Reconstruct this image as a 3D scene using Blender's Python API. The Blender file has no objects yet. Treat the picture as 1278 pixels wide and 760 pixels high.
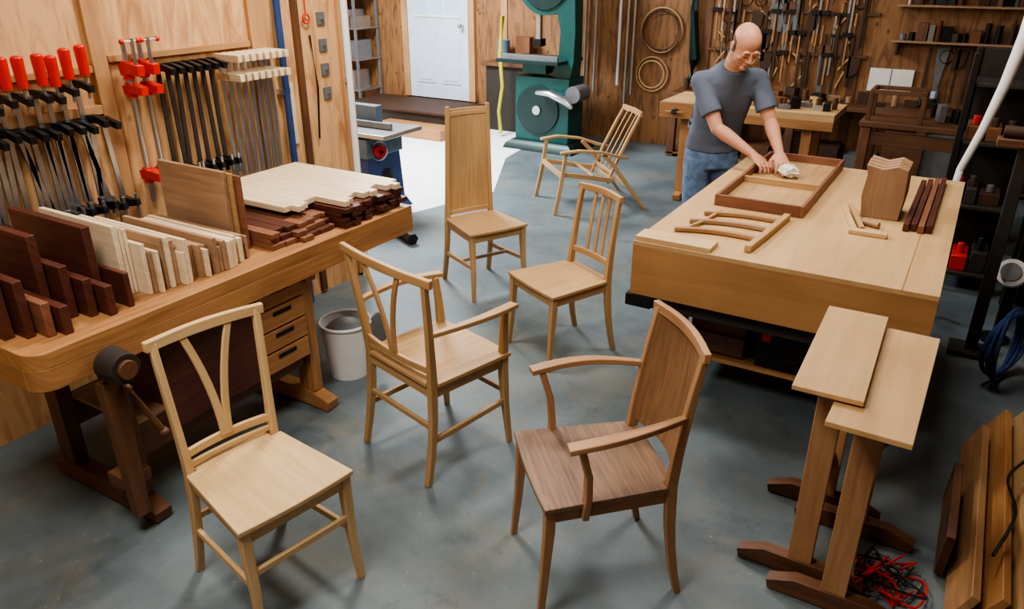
import bpy, bmesh, math, random
from mathutils import Vector, Matrix
random.seed(7)
SC=bpy.context.scene.collection
# ------------------------------------------------------------------ camera
F_PX=950.;TH=math.atan(430/950.);YAW=math.radians(31)
cam=bpy.data.cameras.new('camera');co=bpy.data.objects.new('camera',cam);SC.objects.link(co)
co.location=(0,0,2.0);co.rotation_euler=(math.pi/2-TH,0,YAW);cam.sensor_width=36;cam.lens=36*F_PX/1278
cam.clip_start=.05
bpy.context.scene.camera=co
try: bpy.context.scene.view_settings.look='AgX - Medium High Contrast'
except Exception: pass
# ------------------------------------------------------------------ materials
def srgb(c):
    return tuple(((v/255.)/12.92 if v/255.<=.04045 else ((v/255.+.055)/1.055)**2.4) for v in c)+(1,)
def mute(c,k=.14):
    g=.3*c[0]+.59*c[1]+.11*c[2];return tuple(v+(g-v)*k for v in c)
def newmat(name):
    m=bpy.data.materials.new(name);m.use_nodes=True
    nt=m.node_tree;b=nt.nodes['Principled BSDF'];return m,nt,b
def plain(name,c,rough=.5,metal=0,var=.12,bump=0.,scale=12):
    m,nt,b=newmat(name);c=srgb(c)
    tc=nt.nodes.new('ShaderNodeTexCoord');n=nt.nodes.new('ShaderNodeTexNoise');n.inputs['Scale'].default_value=scale;n.inputs['Detail'].default_value=4
    nt.links.new(tc.outputs['Object'],n.inputs['Vector'])
    r=nt.nodes.new('ShaderNodeValToRGB')
    r.color_ramp.elements[0].position=.3;r.color_ramp.elements[1].position=.7
    r.color_ramp.elements[0].color=tuple(v*(1-var) for v in c[:3])+(1,)
    r.color_ramp.elements[1].color=tuple(min(1,v*(1+var)) for v in c[:3])+(1,)
    nt.links.new(n.outputs['Fac'],r.inputs['Fac']);nt.links.new(r.outputs['Color'],b.inputs['Base Color'])
    b.inputs['Roughness'].default_value=rough;b.inputs['Metallic'].default_value=metal
    if bump:
        bp=nt.nodes.new('ShaderNodeBump');bp.inputs['Strength'].default_value=bump;bp.inputs['Distance'].default_value=.01
        nt.links.new(n.outputs['Fac'],bp.inputs['Height']);nt.links.new(bp.outputs['Normal'],b.inputs['Normal'])
    return m
def wood(name,c1,c2,rough=.5,su=2.5,sv=45,contrast=.2,coat=.0):
    """grain follows the UVs (u = along the grain, metres)"""
    m,nt,b=newmat(name);N=nt.nodes;L=nt.links;c1=mute(c1);c2=mute(c2)
    uv=N.new('ShaderNodeUVMap');uv.uv_map='UVMap'
    mp=N.new('ShaderNodeMapping');mp.inputs['Scale'].default_value=(su,sv,1)
    L.new(uv.outputs[0],mp.inputs[0])
    n=N.new('ShaderNodeTexNoise');n.inputs['Scale'].default_value=1;n.inputs['Detail'].default_value=6;n.inputs['Roughness'].default_value=.62;n.inputs['Distortion'].default_value=.8
    L.new(mp.outputs[0],n.inputs['Vector'])
    n2=N.new('ShaderNodeTexNoise');n2.inputs['Scale'].default_value=3.;n2.inputs['Detail'].default_value=2
    L.new(uv.outputs[0],n2.inputs['Vector'])
    mx=N.new('ShaderNodeMath');mx.operation='MULTIPLY_ADD';mx.inputs[1].default_value=.4
    L.new(n2.outputs['Fac'],mx.inputs[0])
    ms=N.new('ShaderNodeMath');ms.operation='MULTIPLY';ms.inputs[1].default_value=.65;L.new(n.outputs['Fac'],ms.inputs[0]);L.new(ms.outputs[0],mx.inputs[2])
    r=N.new('ShaderNodeValToRGB');r.color_ramp.elements[0].position=.5-contrast;r.color_ramp.elements[1].position=.5+contrast
    r.color_ramp.elements[0].color=srgb(c2);r.color_ramp.elements[1].color=srgb(c1)
    L.new(mx.outputs[0],r.inputs['Fac']);L.new(r.outputs[0],b.inputs['Base Color'])
    b.inputs['Roughness'].default_value=rough
    b.inputs['Coat Weight'].default_value=coat;b.inputs['Coat Roughness'].default_value=.25
    bp=N.new('ShaderNodeBump');bp.inputs['Strength'].default_value=.12;bp.inputs['Distance'].default_value=.003
    L.new(n.outputs['Fac'],bp.inputs['Height']);L.new(bp.outputs['Normal'],b.inputs['Normal'])
    return m
def plywall(name,c1,c2,c3):
    m,nt,b=newmat(name);N=nt.nodes;L=nt.links;c1=mute(c1);c2=mute(c2)
    uv=N.new('ShaderNodeUVMap');uv.uv_map='UVMap'
    mp=N.new('ShaderNodeMapping');mp.inputs['Scale'].default_value=(7,1.1,1);L.new(uv.outputs[0],mp.inputs[0])
    n=N.new('ShaderNodeTexNoise');n.inputs['Scale'].default_value=1.6;n.inputs['Detail'].default_value=8;n.inputs['Distortion'].default_value=1.8;n.inputs['Roughness'].default_value=.6
    L.new(mp.outputs[0],n.inputs['Vector'])
    r=N.new('ShaderNodeValToRGB');r.color_ramp.elements[0].position=.34;r.color_ramp.elements[0].color=srgb(c2)
    r.color_ramp.elements[1].position=.56;r.color_ramp.elements[1].color=srgb(c1);L.new(n.outputs['Fac'],r.inputs['Fac'])
    v=N.new('ShaderNodeTexVoronoi');v.inputs['Scale'].default_value=4.2
    mp2=N.new('ShaderNodeMapping');mp2.inputs['Scale'].default_value=(1.6,1,1);L.new(uv.outputs[0],mp2.inputs[0]);L.new(mp2.outputs[0],v.inputs['Vector'])
    r2=N.new('ShaderNodeValToRGB');r2.color_ramp.elements[0].position=.05;r2.color_ramp.elements[0].color=(.9,.9,.9,1);r2.color_ramp.elements[1].position=.12;r2.color_ramp.elements[1].color=(0,0,0,1)
    L.new(v.outputs['Distance'],r2.inputs['Fac'])
    mx=N.new('ShaderNodeMix');mx.data_type='RGBA';mx.inputs[7].default_value=srgb(c3);L.new(r2.outputs[0],mx.inputs[0]);L.new(r.outputs[0],mx.inputs[6])
    L.new(mx.outputs[2],b.inputs['Base Color']);b.inputs['Roughness'].default_value=.6
    return m
def floormat(name,c1,c2,c3,c4):
    m,nt,b=newmat(name);N=nt.nodes;L=nt.links
    tc=N.new('ShaderNodeTexCoord')
    n=N.new('ShaderNodeTexNoise');n.inputs['Scale'].default_value=1.3;n.inputs['Detail'].default_value=9;n.inputs['Roughness'].default_value=.65;L.new(tc.outputs['Object'],n.inputs['Vector'])
    r=N.new('ShaderNodeValToRGB');e=r.color_ramp.elements;e[0].position=.36;e[0].color=srgb(c2);e[1].position=.62;e[1].color=srgb(c1);L.new(n.outputs['Fac'],r.inputs['Fac'])
    def stain(scale,lo,hi,col,prev,amt,dist=0):
        n2=N.new('ShaderNodeTexNoise');n2.inputs['Scale'].default_value=scale;n2.inputs['Detail'].default_value=10;n2.inputs['Roughness'].default_value=.72;n2.inputs['Distortion'].default_value=dist;L.new(tc.outputs['Object'],n2.inputs['Vector'])
        r2=N.new('ShaderNodeValToRGB');r2.color_ramp.elements[0].position=lo;r2.color_ramp.elements[0].color=(0,0,0,1);r2.color_ramp.elements[1].position=hi;r2.color_ramp.elements[1].color=(amt,amt,amt,1);L.new(n2.outputs['Fac'],r2.inputs['Fac'])
        mx=N.new('ShaderNodeMix');mx.data_type='RGBA';mx.inputs[7].default_value=srgb(col);L.new(r2.outputs[0],mx.inputs[0]);L.new(prev,mx.inputs[6]);return mx.outputs[2],n2
    o,_=stain(2.1,.5,.66,c3,r.outputs[0],.65,.6)
    o,_=stain(5,.56,.7,c4,o,.5)
    o,n2=stain(42,.62,.70,(176,172,158),o,.5)
    L.new(o,b.inputs['Base Color'])
    rr=N.new('ShaderNodeMapRange');rr.inputs[3].default_value=.42;rr.inputs[4].default_value=.7;L.new(n.outputs['Fac'],rr.inputs[0]);L.new(rr.outputs[0],b.inputs['Roughness'])
    bp=N.new('ShaderNodeBump');bp.inputs['Strength'].default_value=.15;bp.inputs['Distance'].default_value=.004;L.new(n2.outputs['Fac'],bp.inputs['Height']);L.new(bp.outputs['Normal'],b.inputs['Normal'])
    return m
M={}
M['maple']=wood('pale_maple',(222,188,134),(188,150,98))
M['maple2']=wood('honey_maple',(200,158,104),(158,118,72))
M['tanC']=wood('cherry_tan',(184,138,92),(142,98,60))
M['walnut']=wood('walnut_veneer',(148,114,88),(90,66,50),sv=80,su=4,contrast=.15)
M['panelC']=wood('veneer_panel',(148,108,72),(98,70,46),sv=70,su=4,contrast=.18)
M['bench']=wood('bench_wood',(190,134,78),(138,88,48))
M['bench_dk']=wood('bench_dark_wood',(120,76,46),(70,42,26))
M['ply']=wood('birch_plywood',(210,170,116),(182,140,88),su=1.2,sv=14,rough=.55)
M['plyface']=wood('plywood_face',(192,140,84),(158,110,62),su=1.2,sv=14)
M['mahog']=wood('mahogany',(104,52,36),(56,24,18))
M['mahog2']=wood('mahogany_light',(152,98,70),(100,58,40))
M['cream']=wood('cream_lumber',(236,216,182),(204,176,136))
M['grayboard']=wood('weathered_board',(178,142,108),(136,100,72))
M['trim']=wood('pine_trim',(200,150,98),(160,110,66),su=1,sv=20)
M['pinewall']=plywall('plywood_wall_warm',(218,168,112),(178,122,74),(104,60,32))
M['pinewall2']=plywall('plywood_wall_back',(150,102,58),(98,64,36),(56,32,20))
M['floor']=floormat('painted_concrete',(106,120,126),(76,88,94),(118,116,106),(56,62,62))
M['sunlit']=plain('sunlit_concrete',(238,240,240),.6,0,.08,scale=5)  # near-white concrete colour with the sunlight painted in
M['white']=plain('white_paint',(232,234,236),.5,0,.04)
M['bluewhite']=plain('cool_white_paint',(200,216,234),.4,0,.05)
M['black']=plain('black_iron',(26,26,28),.45,.3)
M['dark']=plain('dark_paint',(44,38,34),.7)  # plain dark paint shared by knobs, bars, shelves and stands
M['dkbrown']=plain('dark_brown',(64,42,28),.7)
M['steel']=plain('steel',(186,190,194),.28,.9,.1)
M['gray']=plain('gray_paint',(110,112,114),.5,.2)
M['red']=plain('red_enamel',(206,34,24),.35,.1)
M['teal']=plain('teal_enamel',(16,74,72),.4,.2)
M['teald']=plain('dark_teal_enamel',(10,44,44),.4,.2)
M['blue']=plain('blue_enamel',(46,70,120),.4,.1)
M['bluegray']=plain('blue_gray_enamel',(96,116,134),.4,.2)
M['paper']=plain('paper',(235,235,230),.8,0,.03)
M['brown']=plain('brown_cardboard',(112,72,44),.8)
M['yellow']=plain('yellow_plastic',(180,170,60),.5)
M['glass']=plain('window_pane',(190,214,240),.1,0,.05)
M['skin']=plain('skin',(202,148,120),.5,0,.06,scale=20)
M['hair']=plain('cropped_hair',(104,86,74),.9,0,.2,scale=200)
M['shirt']=plain('slate_tshirt',(94,104,122),.9,0,.12,.5,scale=9)
M['jeans']=plain('denim',(98,124,160),.9,0,.35,.3,scale=22)
M['shoe']=plain('shoe_leather',(60,44,34),.6)
M['eye']=plain('eye_dark',(50,36,30),.3)
M['lip']=plain('lip',(176,108,94),.5)
# ------------------------------------------------------------------ mesh builder
class MB:
    def __init__(s): s.v=[];s.f=[];s.m=[];s.uv=[];s.mats=[]
    def mi(s,m):
        if m not in s.mats: s.mats.append(m)
        return s.mats.index(m)
    def add(s,vs,fs,mat,uvs):
        o=len(s.v);s.v+=[Vector(v) for v in vs];k=s.mi(mat)
        for f,u in zip(fs,uvs):
            s.f.append([i+o for i in f]);s.m.append(k);s.uv.append(u)
    def box(s,c,size,mat,R=None,ax=None):
        c=Vector(c);h=[x/2 for x in size];R=R or Matrix.Identity(3)
        loc=[Vector((x*h[0],y*h[1],z*h[2])) for x in(-1,1) for y in(-1,1) for z in(-1,1)]
        fs=[(0,1,3,2),(4,6,7,5),(0,4,5,1),(2,3,7,6),(0,2,6,4),(1,5,7,3)]
        a=ax if ax is not None else max(range(3),key=lambda i:size[i]);o=[i for i in range(3) if i!=a]
        ou,ov=random.random()*9,random.random()*9
        uvs=[[(loc[i][a]+ou,loc[i][o[0]]+loc[i][o[1]]+ov) for i in f] for f in fs]
        s.add([c+R@l for l in loc],fs,mat,uvs);return s
    def bx(s,x0,x1,y0,y1,z0,z1,mat,ax=None):
        return s.box(((x0+x1)/2,(y0+y1)/2,(z0+z1)/2),(abs(x1-x0),abs(y1-y0),abs(z1-z0)),mat,ax=ax)
    def loft(s,path,secs,mat,up=(0,0,1),n=4,caps=True):
        path=[Vector(p) for p in path];k=len(path)
        if not isinstance(secs,list): secs=[secs]*k
        if len(secs)==2 and k>2: secs=[tuple(secs[0][j]+(secs[1][j]-secs[0][j])*i/(k-1) for j in(0,1)) for i in range(k)]
        up=Vector(up);ou,ov=random.random()*9,random.random()*9
        vs=[];L=0;ls=[]
        for i,p in enumerate(path):
            t=(path[min(i+1,k-1)]-path[max(i-1,0)]).normalized()
            sd=t.cross(up)
            if sd.length<1e-4: sd=t.cross(Vector((1,0.01,0)))
            sd.normalize();u2=sd.cross(t)
            w,h=secs[i][0]/2,secs[i][1]/2
            if i: L+=(p-path[i-1]).length
            ls.append(L)
            for j in range(n):
                if n==4: x,y=[(-1,-1),(1,-1),(1,1),(-1,1)][j]
                else: x,y=math.cos(2*math.pi*j/n),math.sin(2*math.pi*j/n)
                vs.append(p+sd*(x*w)+u2*(y*h))
        per=(secs[0][0]+secs[0][1])*2
        fs=[];uvs=[]
        for i in range(k-1):
            for j in range(n):
                j2=(j+1)%n;fs.append((i*n+j,i*n+j2,(i+1)*n+j2,(i+1)*n+j))
                a=ov+per*j/n;b=ov+per*(j+1)/n
                uvs.append([(ls[i]+ou,a),(ls[i]+ou,b),(ls[i+1]+ou,b),(ls[i+1]+ou,a)])
        if caps:
            fs.append(tuple(range(n-1,-1,-1)));fs.append(tuple((k-1)*n+j for j in range(n)))
            uvs+= [[(ou,ov+.01*j) for j in range(n)]]*2
        s.add(vs,fs,mat,uvs);return s
    def tube(s,path,r,mat,n=8,up=(0,0,1)):
        if isinstance(r,(list,tuple)): sec=[(2*a,2*a) for a in r]
        else: sec=[(2*r,2*r)]*len(path)
        return s.loft(path,sec,mat,up=up,n=n)
    def cyl(s,a,b,r,mat,n=16,r2=None):
        return s.loft([a,b],[(2*r,2*r),(2*(r2 if r2 is not None else r),)*2],mat,n=n)
    def ball(s,c,r,mat,R=None,nu=16,nv=10):
        R=R or Matrix.Identity(3);c=Vector(c)
        if not isinstance(r,(tuple,list)): r=(r,r,r)
        vs=[c+R@Vector((0,0,r[2]))]
        for i in range(1,nv):
            a=math.pi*i/nv
            for j in range(nu):
                b=2*math.pi*j/nu;vs.append(c+R@Vector((r[0]*math.sin(a)*math.cos(b),r[1]*math.sin(a)*math.sin(b),r[2]*math.cos(a))))
        vs.append(c+R@Vector((0,0,-r[2])));fs=[]
        for j in range(nu): fs.append((0,1+j,1+(j+1)%nu))
        for i in range(nv-2):
            for j in range(nu):
                a=1+i*nu;fs.append((a+j,a+nu+j,a+nu+(j+1)%nu,a+(j+1)%nu))
        e=len(vs)-1;a=1+(nv-2)*nu
        for j in range(nu): fs.append((e,a+(j+1)%nu,a+j))
        s.add(vs,fs,mat,[[(vs[i].x+vs[i].z,vs[i].y) for i in f] for f in fs]);return s
    def prism(s,poly,mat,T,th,ga=0):
        """poly 2D in local xy extruded th in z, T 4x4"""
        n=len(poly);lo=[Vector((p[0],p[1],0)) for p in poly]+[Vector((p[0],p[1],th)) for p in poly]
        fs=[tuple(range(n-1,-1,-1)),tuple(range(n,2*n))]+[(i,(i+1)%n,(i+1)%n+n,i+n) for i in range(n)]
        ou,ov=random.random()*9,random.random()*9
        uvs=[[(lo[i][ga]+ou,lo[i][1-ga]+lo[i][2]+ov) for i in f] for f in fs]
        s.add([T@l for l in lo],fs,mat,uvs);return s
    def torus(s,c,R0,r,mat,ax=(0,1,0),n=32,m=8,arc=1.):
        ax=Vector(ax).normalized();a=ax.cross(Vector((0,0,1)));
        if a.length<.01:a=Vector((1,0,0))
        a.normalize();b=ax.cross(a);c=Vector(c)
        return s.tube([c+(a*math.cos(2*math.pi*arc*i/n)+b*math.sin(2*math.pi*arc*i/n))*R0 for i in range(n+1)],r,mat,n=m,up=ax)
    def obj(s,name,loc=(0,0,0),rz=0,bevel=0,smooth=35,parent=None,local=False):
        me=bpy.data.meshes.new(name)
        loc=Vector(loc);
        me.from_pydata([tuple(v) for v in s.v],[],s.f);ul=me.uv_layers.new(name='UVMap')
        for p,k,u in zip(me.polygons,s.m,s.uv):
            p.material_index=k
            for li,uvv in zip(p.loop_indices,u): ul.data[li].uv=uvv
        for m in s.mats: me.materials.append(m)
        bm=bmesh.new();bm.from_mesh(me);bmesh.ops.recalc_face_normals(bm,faces=bm.faces)
        bm.to_mesh(me);bm.free()
        o=bpy.data.objects.new(name,me);SC.objects.link(o)
        if not local and loc.length==0:
            xs=[v.x for v in s.v];ys=[v.y for v in s.v];zs=[v.z for v in s.v]
            cc=Vector(((min(xs)+max(xs))/2,(min(ys)+max(ys))/2,min(zs)));me.transform(Matrix.Translation(-cc));o.location=cc
        else:
            o.location=loc;o.rotation_euler=(0,0,rz)
        for p in me.polygons: p.use_smooth=True
        try: me.set_sharp_from_angle(angle=math.radians(smooth))
        except Exception: pass
        if bevel:
            b=o.modifiers.new('bevel','BEVEL');b.width=bevel;b.segments=2;b.limit_method='ANGLE';b.angle_limit=math.radians(40)
        if parent: o.parent=parent
        return o
def lerp(a,b,t): return a+(b-a)*t
def rotz(a): return Matrix.Rotation(a,3,'Z')
# ------------------------------------------------------------------ room shell
YB=8.65
def bxobj(name,*a,mat,ax=None):
    b=MB();b.bx(*a,mat,ax=ax);return b.obj(name)
bxobj('floor',-8.3,2.5,-2.1,8.75,-.1,0,mat=M['floor'])
b=MB();b.prism([(-8.2,5.0),(-4.0,5.0),(-3.75,5.9),(-4.35,7.1),(-4.6,8.64),(-8.2,8.64)],M['sunlit'],Matrix.Identity(4),.004);b.obj('sunlit_floor_patch')  # thin patch painting sunlight onto the recess floor
bxobj('wall_left',-3.55,-3.45,-2,3.75,0,3.1,mat=M['pinewall'],ax=1)
bxobj('wall_recess',-8.2,-3.55,3.65,3.75,0,3.1,mat=M['pinewall'],ax=0)
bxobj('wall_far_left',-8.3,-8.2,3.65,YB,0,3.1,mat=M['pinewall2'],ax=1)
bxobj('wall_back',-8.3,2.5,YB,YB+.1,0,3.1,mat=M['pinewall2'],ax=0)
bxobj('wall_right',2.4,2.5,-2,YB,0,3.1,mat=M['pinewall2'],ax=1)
bxobj('wall_front',-3.55,2.5,-2.1,-2,0,3.1,mat=M['pinewall'],ax=0)
bxobj('ceiling',-8.3,2.5,-2.1,8.75,3.1,3.2,mat=M['white'])
for i,(y0,y1,m) in enumerate([(2.07,2.14,'trim'),(2.98,3.10,'trim'),(.9,.97,'trim'),(3.30,3.34,'bench_dk'),(3.66,3.75,'trim')]):
    bxobj('trim_%d'%(i+1),-3.45,-3.425,y0,y1,0.02,3.08,mat=M[m],ax=2)
for i,x in enumerate((-5.35,-4.45,-2.75,-1.2,.2)):
    bxobj('trim_%d'%(i+6),x,x+.09,YB-.02,YB,0.02,3.08,mat=M['trim' if i<2 else 'bench_dk'],ax=2)
b=MB();b.tube([(-3.40,3.16,0),(-3.40,3.16,3.1)],.02,M['blue'],12)
for z in(.5,1.3,2.1): b.bx(-3.45,-3.4,3.13,3.19,z,z+.03,M['steel'])
b.obj('conduit_pipe')
b=MB();b.tube([(-3.41,3.70,0),(-3.41,3.70,3.1)],.022,M['white'],12)
for z in(.5,1.3,2.1): b.bx(-3.45,-3.41,3.67,3.73,z,z+.03,M['steel'])
b.obj('white_pipe')
# ------------------------------------------------------------------ chairs
def chair(name,loc,ang,sf=.42,sb=.34,d=.41,sh=.45,bh=.92,tw=None,lean=.08,back='wish',arms=None,stretch='box',mw='maple',ms=None,armh=.67,bow=.022):
    b=MB();W=M[mw];S=M[ms or mw];tw=tw or sb+.04
    xb=-d/2+.012
    def post(sy,z,off=0):
        if z<sh: return Vector((xb-.055*((sh-z)/sh)**2,sy*(sb/2-.012+.012*(1-z/sh)),z))
        t=(z-sh)/(bh-sh);return Vector((xb-lean*t**1.25,sy*lerp(sb/2-.012,tw/2-.012,t),z))
    for sy in(-1,1):
        zs=[0,.1,.2,.3,sh,sh+(bh-sh)*.25,sh+(bh-sh)*.5,sh+(bh-sh)*.75,bh]
        w=[.022,.026,.03,.034,.037,.033,.029,.026,.022]
        b.loft([post(sy,z) for z in zs],[(.024 if z>sh+.1 else .028,a) for z,a in zip(zs,w)],W,up=(1,0,0))
        yt=sy*(sf/2-.018)
        pts=[(d/2+.008,yt+sy*.010,0),(d/2-.008,yt,.2),(d/2-.018,yt,.36),(d/2-.018,yt,sh-.012)]
        sec=[(.022,.022),(.028,.028),(.034,.034),(.034,.034)]
        if arms=='leg':
            pts+=[(d/2-.02,yt+sy*.006,.56),(d/2-.025,yt+sy*.018,armh)];sec+=[(.03,.03),(.024,.024)]
        b.loft(pts,sec,W,up=(1,0,0))
        b.loft([(xb,sy*(sb/2-.014),sh-.04),(d/2-.02,sy*(sf/2-.018),sh-.04)],(.018,.048),W)
        if stretch in('box','side'):
            b.loft([post(sy,.20)+Vector((0,0,0)),(d/2-.012,sy*(sf/2-.018),.22)],(.016,.026),W)
    b.loft([(xb,-sb/2+.014,sh-.04),(xb,sb/2-.014,sh-.04)],(.018,.048),W)
    b.loft([(d/2-.018,-sf/2+.018,sh-.04),(d/2-.018,sf/2-.018,sh-.04)],(.018,.048),W)
    if stretch=='box':
        b.loft([(post(-1,.26)),(post(1,.26))],(.016,.024),W)
        b.loft([(d/2-.01,-sf/2+.02,.27),(d/2-.01,sf/2-.02,.27)],(.016,.024),W)
    if stretch=='side':
        b.loft([(0.0,-(sf+sb)/4+.015,.21),(0.0,(sf+sb)/4-.015,.21)],(.016,.022),W)
    e=.008;pl=[(-d/2+.03,-sb/2-e),(-d/2+.03,sb/2+e)]
    n=8
    for i in range(n+1):
        t=i/n;y=lerp(sf/2+e,-sf/2-e,t);pl.append((d/2+.004+.010*(1-(2*t-1)**2),y))
    b.prism(pl,S,Matrix.Translation((0,0,sh-.014)),.018,ga=1 if ms else 0)
    b.prism([(-d/2-.008,-sb/2+.03),(-d/2-.008,sb/2-.03),(-d/2+.04,sb/2-.03),(-d/2+.04,-sb/2+.03)],S,Matrix.Translation((0,0,sh-.014)),.0179,ga=1)
    def bp(u,z,bow=.03):
        p=post(1,z);return Vector((p.x-bow*(1-u*u),u*p.y,z))
    ov=1.14
    if back!='tall':
        cp=[];cs=[]
        for i in range(13):
            u=-ov+2*ov*i/12;p=bp(max(-1,min(1,u)),bh-.004,bow)
            if abs(u)>1: p.y=u*post(1,bh).y;p.x+=.004
            p.z+=.003*(1-min(1,u*u));cp.append(p);cs.append((.022,.038-.003*abs(u)))
        b.loft(cp,cs,W)
    zl=sh+.065
    if back=='wish':
        b.loft([bp(-1+.2*i,zl,.02) for i in range(11)],(.016,.03),W)
        b.loft([bp(-1+.2*i,zl-.04,.01) for i in range(11)],(.014,.02),W)
        for sg in(-1,1):
            pts=[]
            for i in range(9):
                t=i/8;u=sg*(.05+(.40)*(t**1.8));z=lerp(zl,bh-.015,t);pts.append(bp(u,z,bow))
            b.loft(pts,[(.028,.012),(.024,.012)],W,up=(1,0,0))
    if back=='slats':
        b.loft([bp(-1+.2*i,zl+.02,.02) for i in range(11)],(.016,.034),W)
        for u in(-.38,0,.38):
            b.loft([bp(u,lerp(zl+.02,bh-.015,t/5),.026) for t in range(6)],(.022,.010),W,up=(1,0,0))
    if back in('panel','tall'):
        nz,ny=10,12;z0=sh+.03;z1=bh-.02;P=S if back=='panel' else W
        if ms: P=M['panelC'] if back=='panel' else S
        vs=[];fs=[];uv=[];bw=.045 if back=='panel' else .02
        for side in(0,1):
            for i in range(nz+1):
                for j in range(ny+1):
                    u=(-1+2*j/ny)*.96;z=lerp(z0,z1,i/nz);p=bp(u,z,bw+.02*math.sin(i/nz*math.pi)*(back=='panel'));p.x+=(.006 if side else -.006);vs.append(p)
        N1=(nz+1)*(ny+1)
        idx=lambda s,i,j:s*N1+i*(ny+1)+j
        for i in range(nz):
            for j in range(ny):
                fs.append((idx(1,i,j),idx(1,i,j+1),idx(1,i+1,j+1),idx(1,i+1,j)));fs.append((idx(0,i,j),idx(0,i+1,j),idx(0,i+1,j+1),idx(0,i,j+1)))
        for i in range(nz):
            for j in(0,ny): fs.append((idx(0,i,j),idx(0,i+1,j),idx(1,i+1,j),idx(1,i,j)))
        for j in range(ny):
            for i in(0,nz): fs.append((idx(0,i,j),idx(0,i,j+1),idx(1,i,j+1),idx(1,i,j)))
        uv=[[(vs[q].z,vs[q].y+3) for q in f] for f in fs]
        b.add(vs,fs,P,uv)
        if back=='tall':
            b.loft([bp(-1+.2*i,bh-.05,.02) for i in range(11)],(.018,.03),W);b.loft([bp(-1+.2*i,sh+.03,.01) for i in range(11)],(.018,.03),W)
    if arms:
        for sy in(-1,1):
            p0=post(sy,armh+.01);fr=Vector((d/2+.02,sy*(sf/2+.012),armh+.005))
            if arms=='curve': fr=Vector((d/2-.06,sy*(sf/2+.025),armh-.0))
            pts=[];sc=[]
            for i in range(9):
                t=i/8;p=p0.lerp(fr,t);p.y+=sy*.03*math.sin(math.pi*t);p.z+=.010*math.sin(math.pi*t)-(0.008*t*t if arms=='curve' else 0);pts.append(p);sc.append((lerp(.022,.045,min(1,t*1.4)),.02))
            b.loft(pts,sc,W)
            if arms=='curve':
                q=[(d/2-.13,sy*(sf/2-.010),sh-.055),(d/2-.135,sy*(sf/2+.002),sh+.03),(d/2-.13,sy*(sf/2+.014),sh+.12),(d/2-.10,sy*(sf/2+.026),armh-.010)]
                b.loft(q,[(.022,.042),(.022,.036),(.022,.03),(.022,.034)],W,up=(0,1,0))
    return b.obj(name,loc=loc,rz=ang,bevel=.003,local=True)
chair('side_chair',(-1.770,1.345,0),math.radians(-11),sf=.405,sb=.34,d=.41,bh=.925,tw=.38,mw='maple',lean=.03,bow=.014)
chair('armchair',(-1.78,2.335,0),math.radians(75),sf=.46,sb=.45,d=.42,sh=.46,bh=.93,tw=.54,mw='maple2',arms='leg',armh=.68,lean=.05)
chair('armchair',(-.868,1.975,0),math.radians(223),sf=.435,sb=.39,d=.44,bh=.92,tw=.385,mw='tanC',ms='walnut',arms='curve',back='panel',stretch=None,lean=.07,armh=.69)
chair('side_chair',(-1.745,3.42,0),math.radians(243),sf=.42,sb=.36,d=.40,sh=.43,bh=.87,mw='maple2',back='slats',stretch=None,lean=.06,tw=.34)
chair('high_back_chair',(-2.60,3.965,0),math.radians(-27),sf=.41,sb=.35,d=.40,sh=.45,bh=1.17,tw=.31,mw='maple2',back='tall',stretch='side',lean=-.01)
def lounge():
    b=MB();W=M['maple2']
    def q(pts,s,up=(0,0,1)): b.loft(pts,s,W,up=up)
    for s in(-1,1):
        q([(.40,s*.30,0),(.35,s*.29,.25),(.31,s*.285,.52)],[(.026,.03),(.03,.034),(.026,.03)],up=(1,0,0))
        q([(.36,s*.29,.53),(.2,s*.31,.545),(0,s*.30,.52),(-.15,s*.27,.47),(-.27,s*.235,.44)],[(.05,.02),(.05,.02),(.04,.02),(.028,.024),(.022,.022)])
        q([(-.02,s*.27,.50),(-.12,s*.275,.40),(-.27,s*.29,.20),(-.42,s*.31,0)],[(.03,.03),(.034,.036),(.032,.034),(.024,.026)],up=(0,1,0))
        q([(.34,s*.25,.34),(.1,s*.25,.30),(-.14,s*.24,.25)],(.022,.04))
        q([(-.10,s*.20,.22),(-.20,s*.20,.45),(-.30,s*.195,.65),(-.38,s*.19,.80)],[(.022,.03)]*3+[(.02,.022)],up=(0,1,0))
    q([(.34,-.29,.33),(.34,.29,.33)],(.022,.045));q([(-.13,-.24,.26),(-.13,.24,.26)],(.022,.04));q([(-.27,-.29,.2),(-.27,.29,.2)],(.02,.03))
    q([(-.38,-.21,.80),(-.395,0,.805),(-.38,.21,.80)],(.022,.045));q([(-.14,-.2,.31),(-.14,.2,.31)],(.02,.03))
    for k in range(3):
        y=-.10+.10*k;q([(-.14,y,.31),(-.22,y,.47),(-.31,y,.65),(-.385,y,.79)],(.016,.008),up=(1,0,0))
    q([(.05,-.25,.31),(.05,.25,.31)],(.03,.012))
    b.obj('lounge_chair',loc=(-2.85,6.07,0),rz=math.radians(225),bevel=.003,local=True)
lounge()
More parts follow.
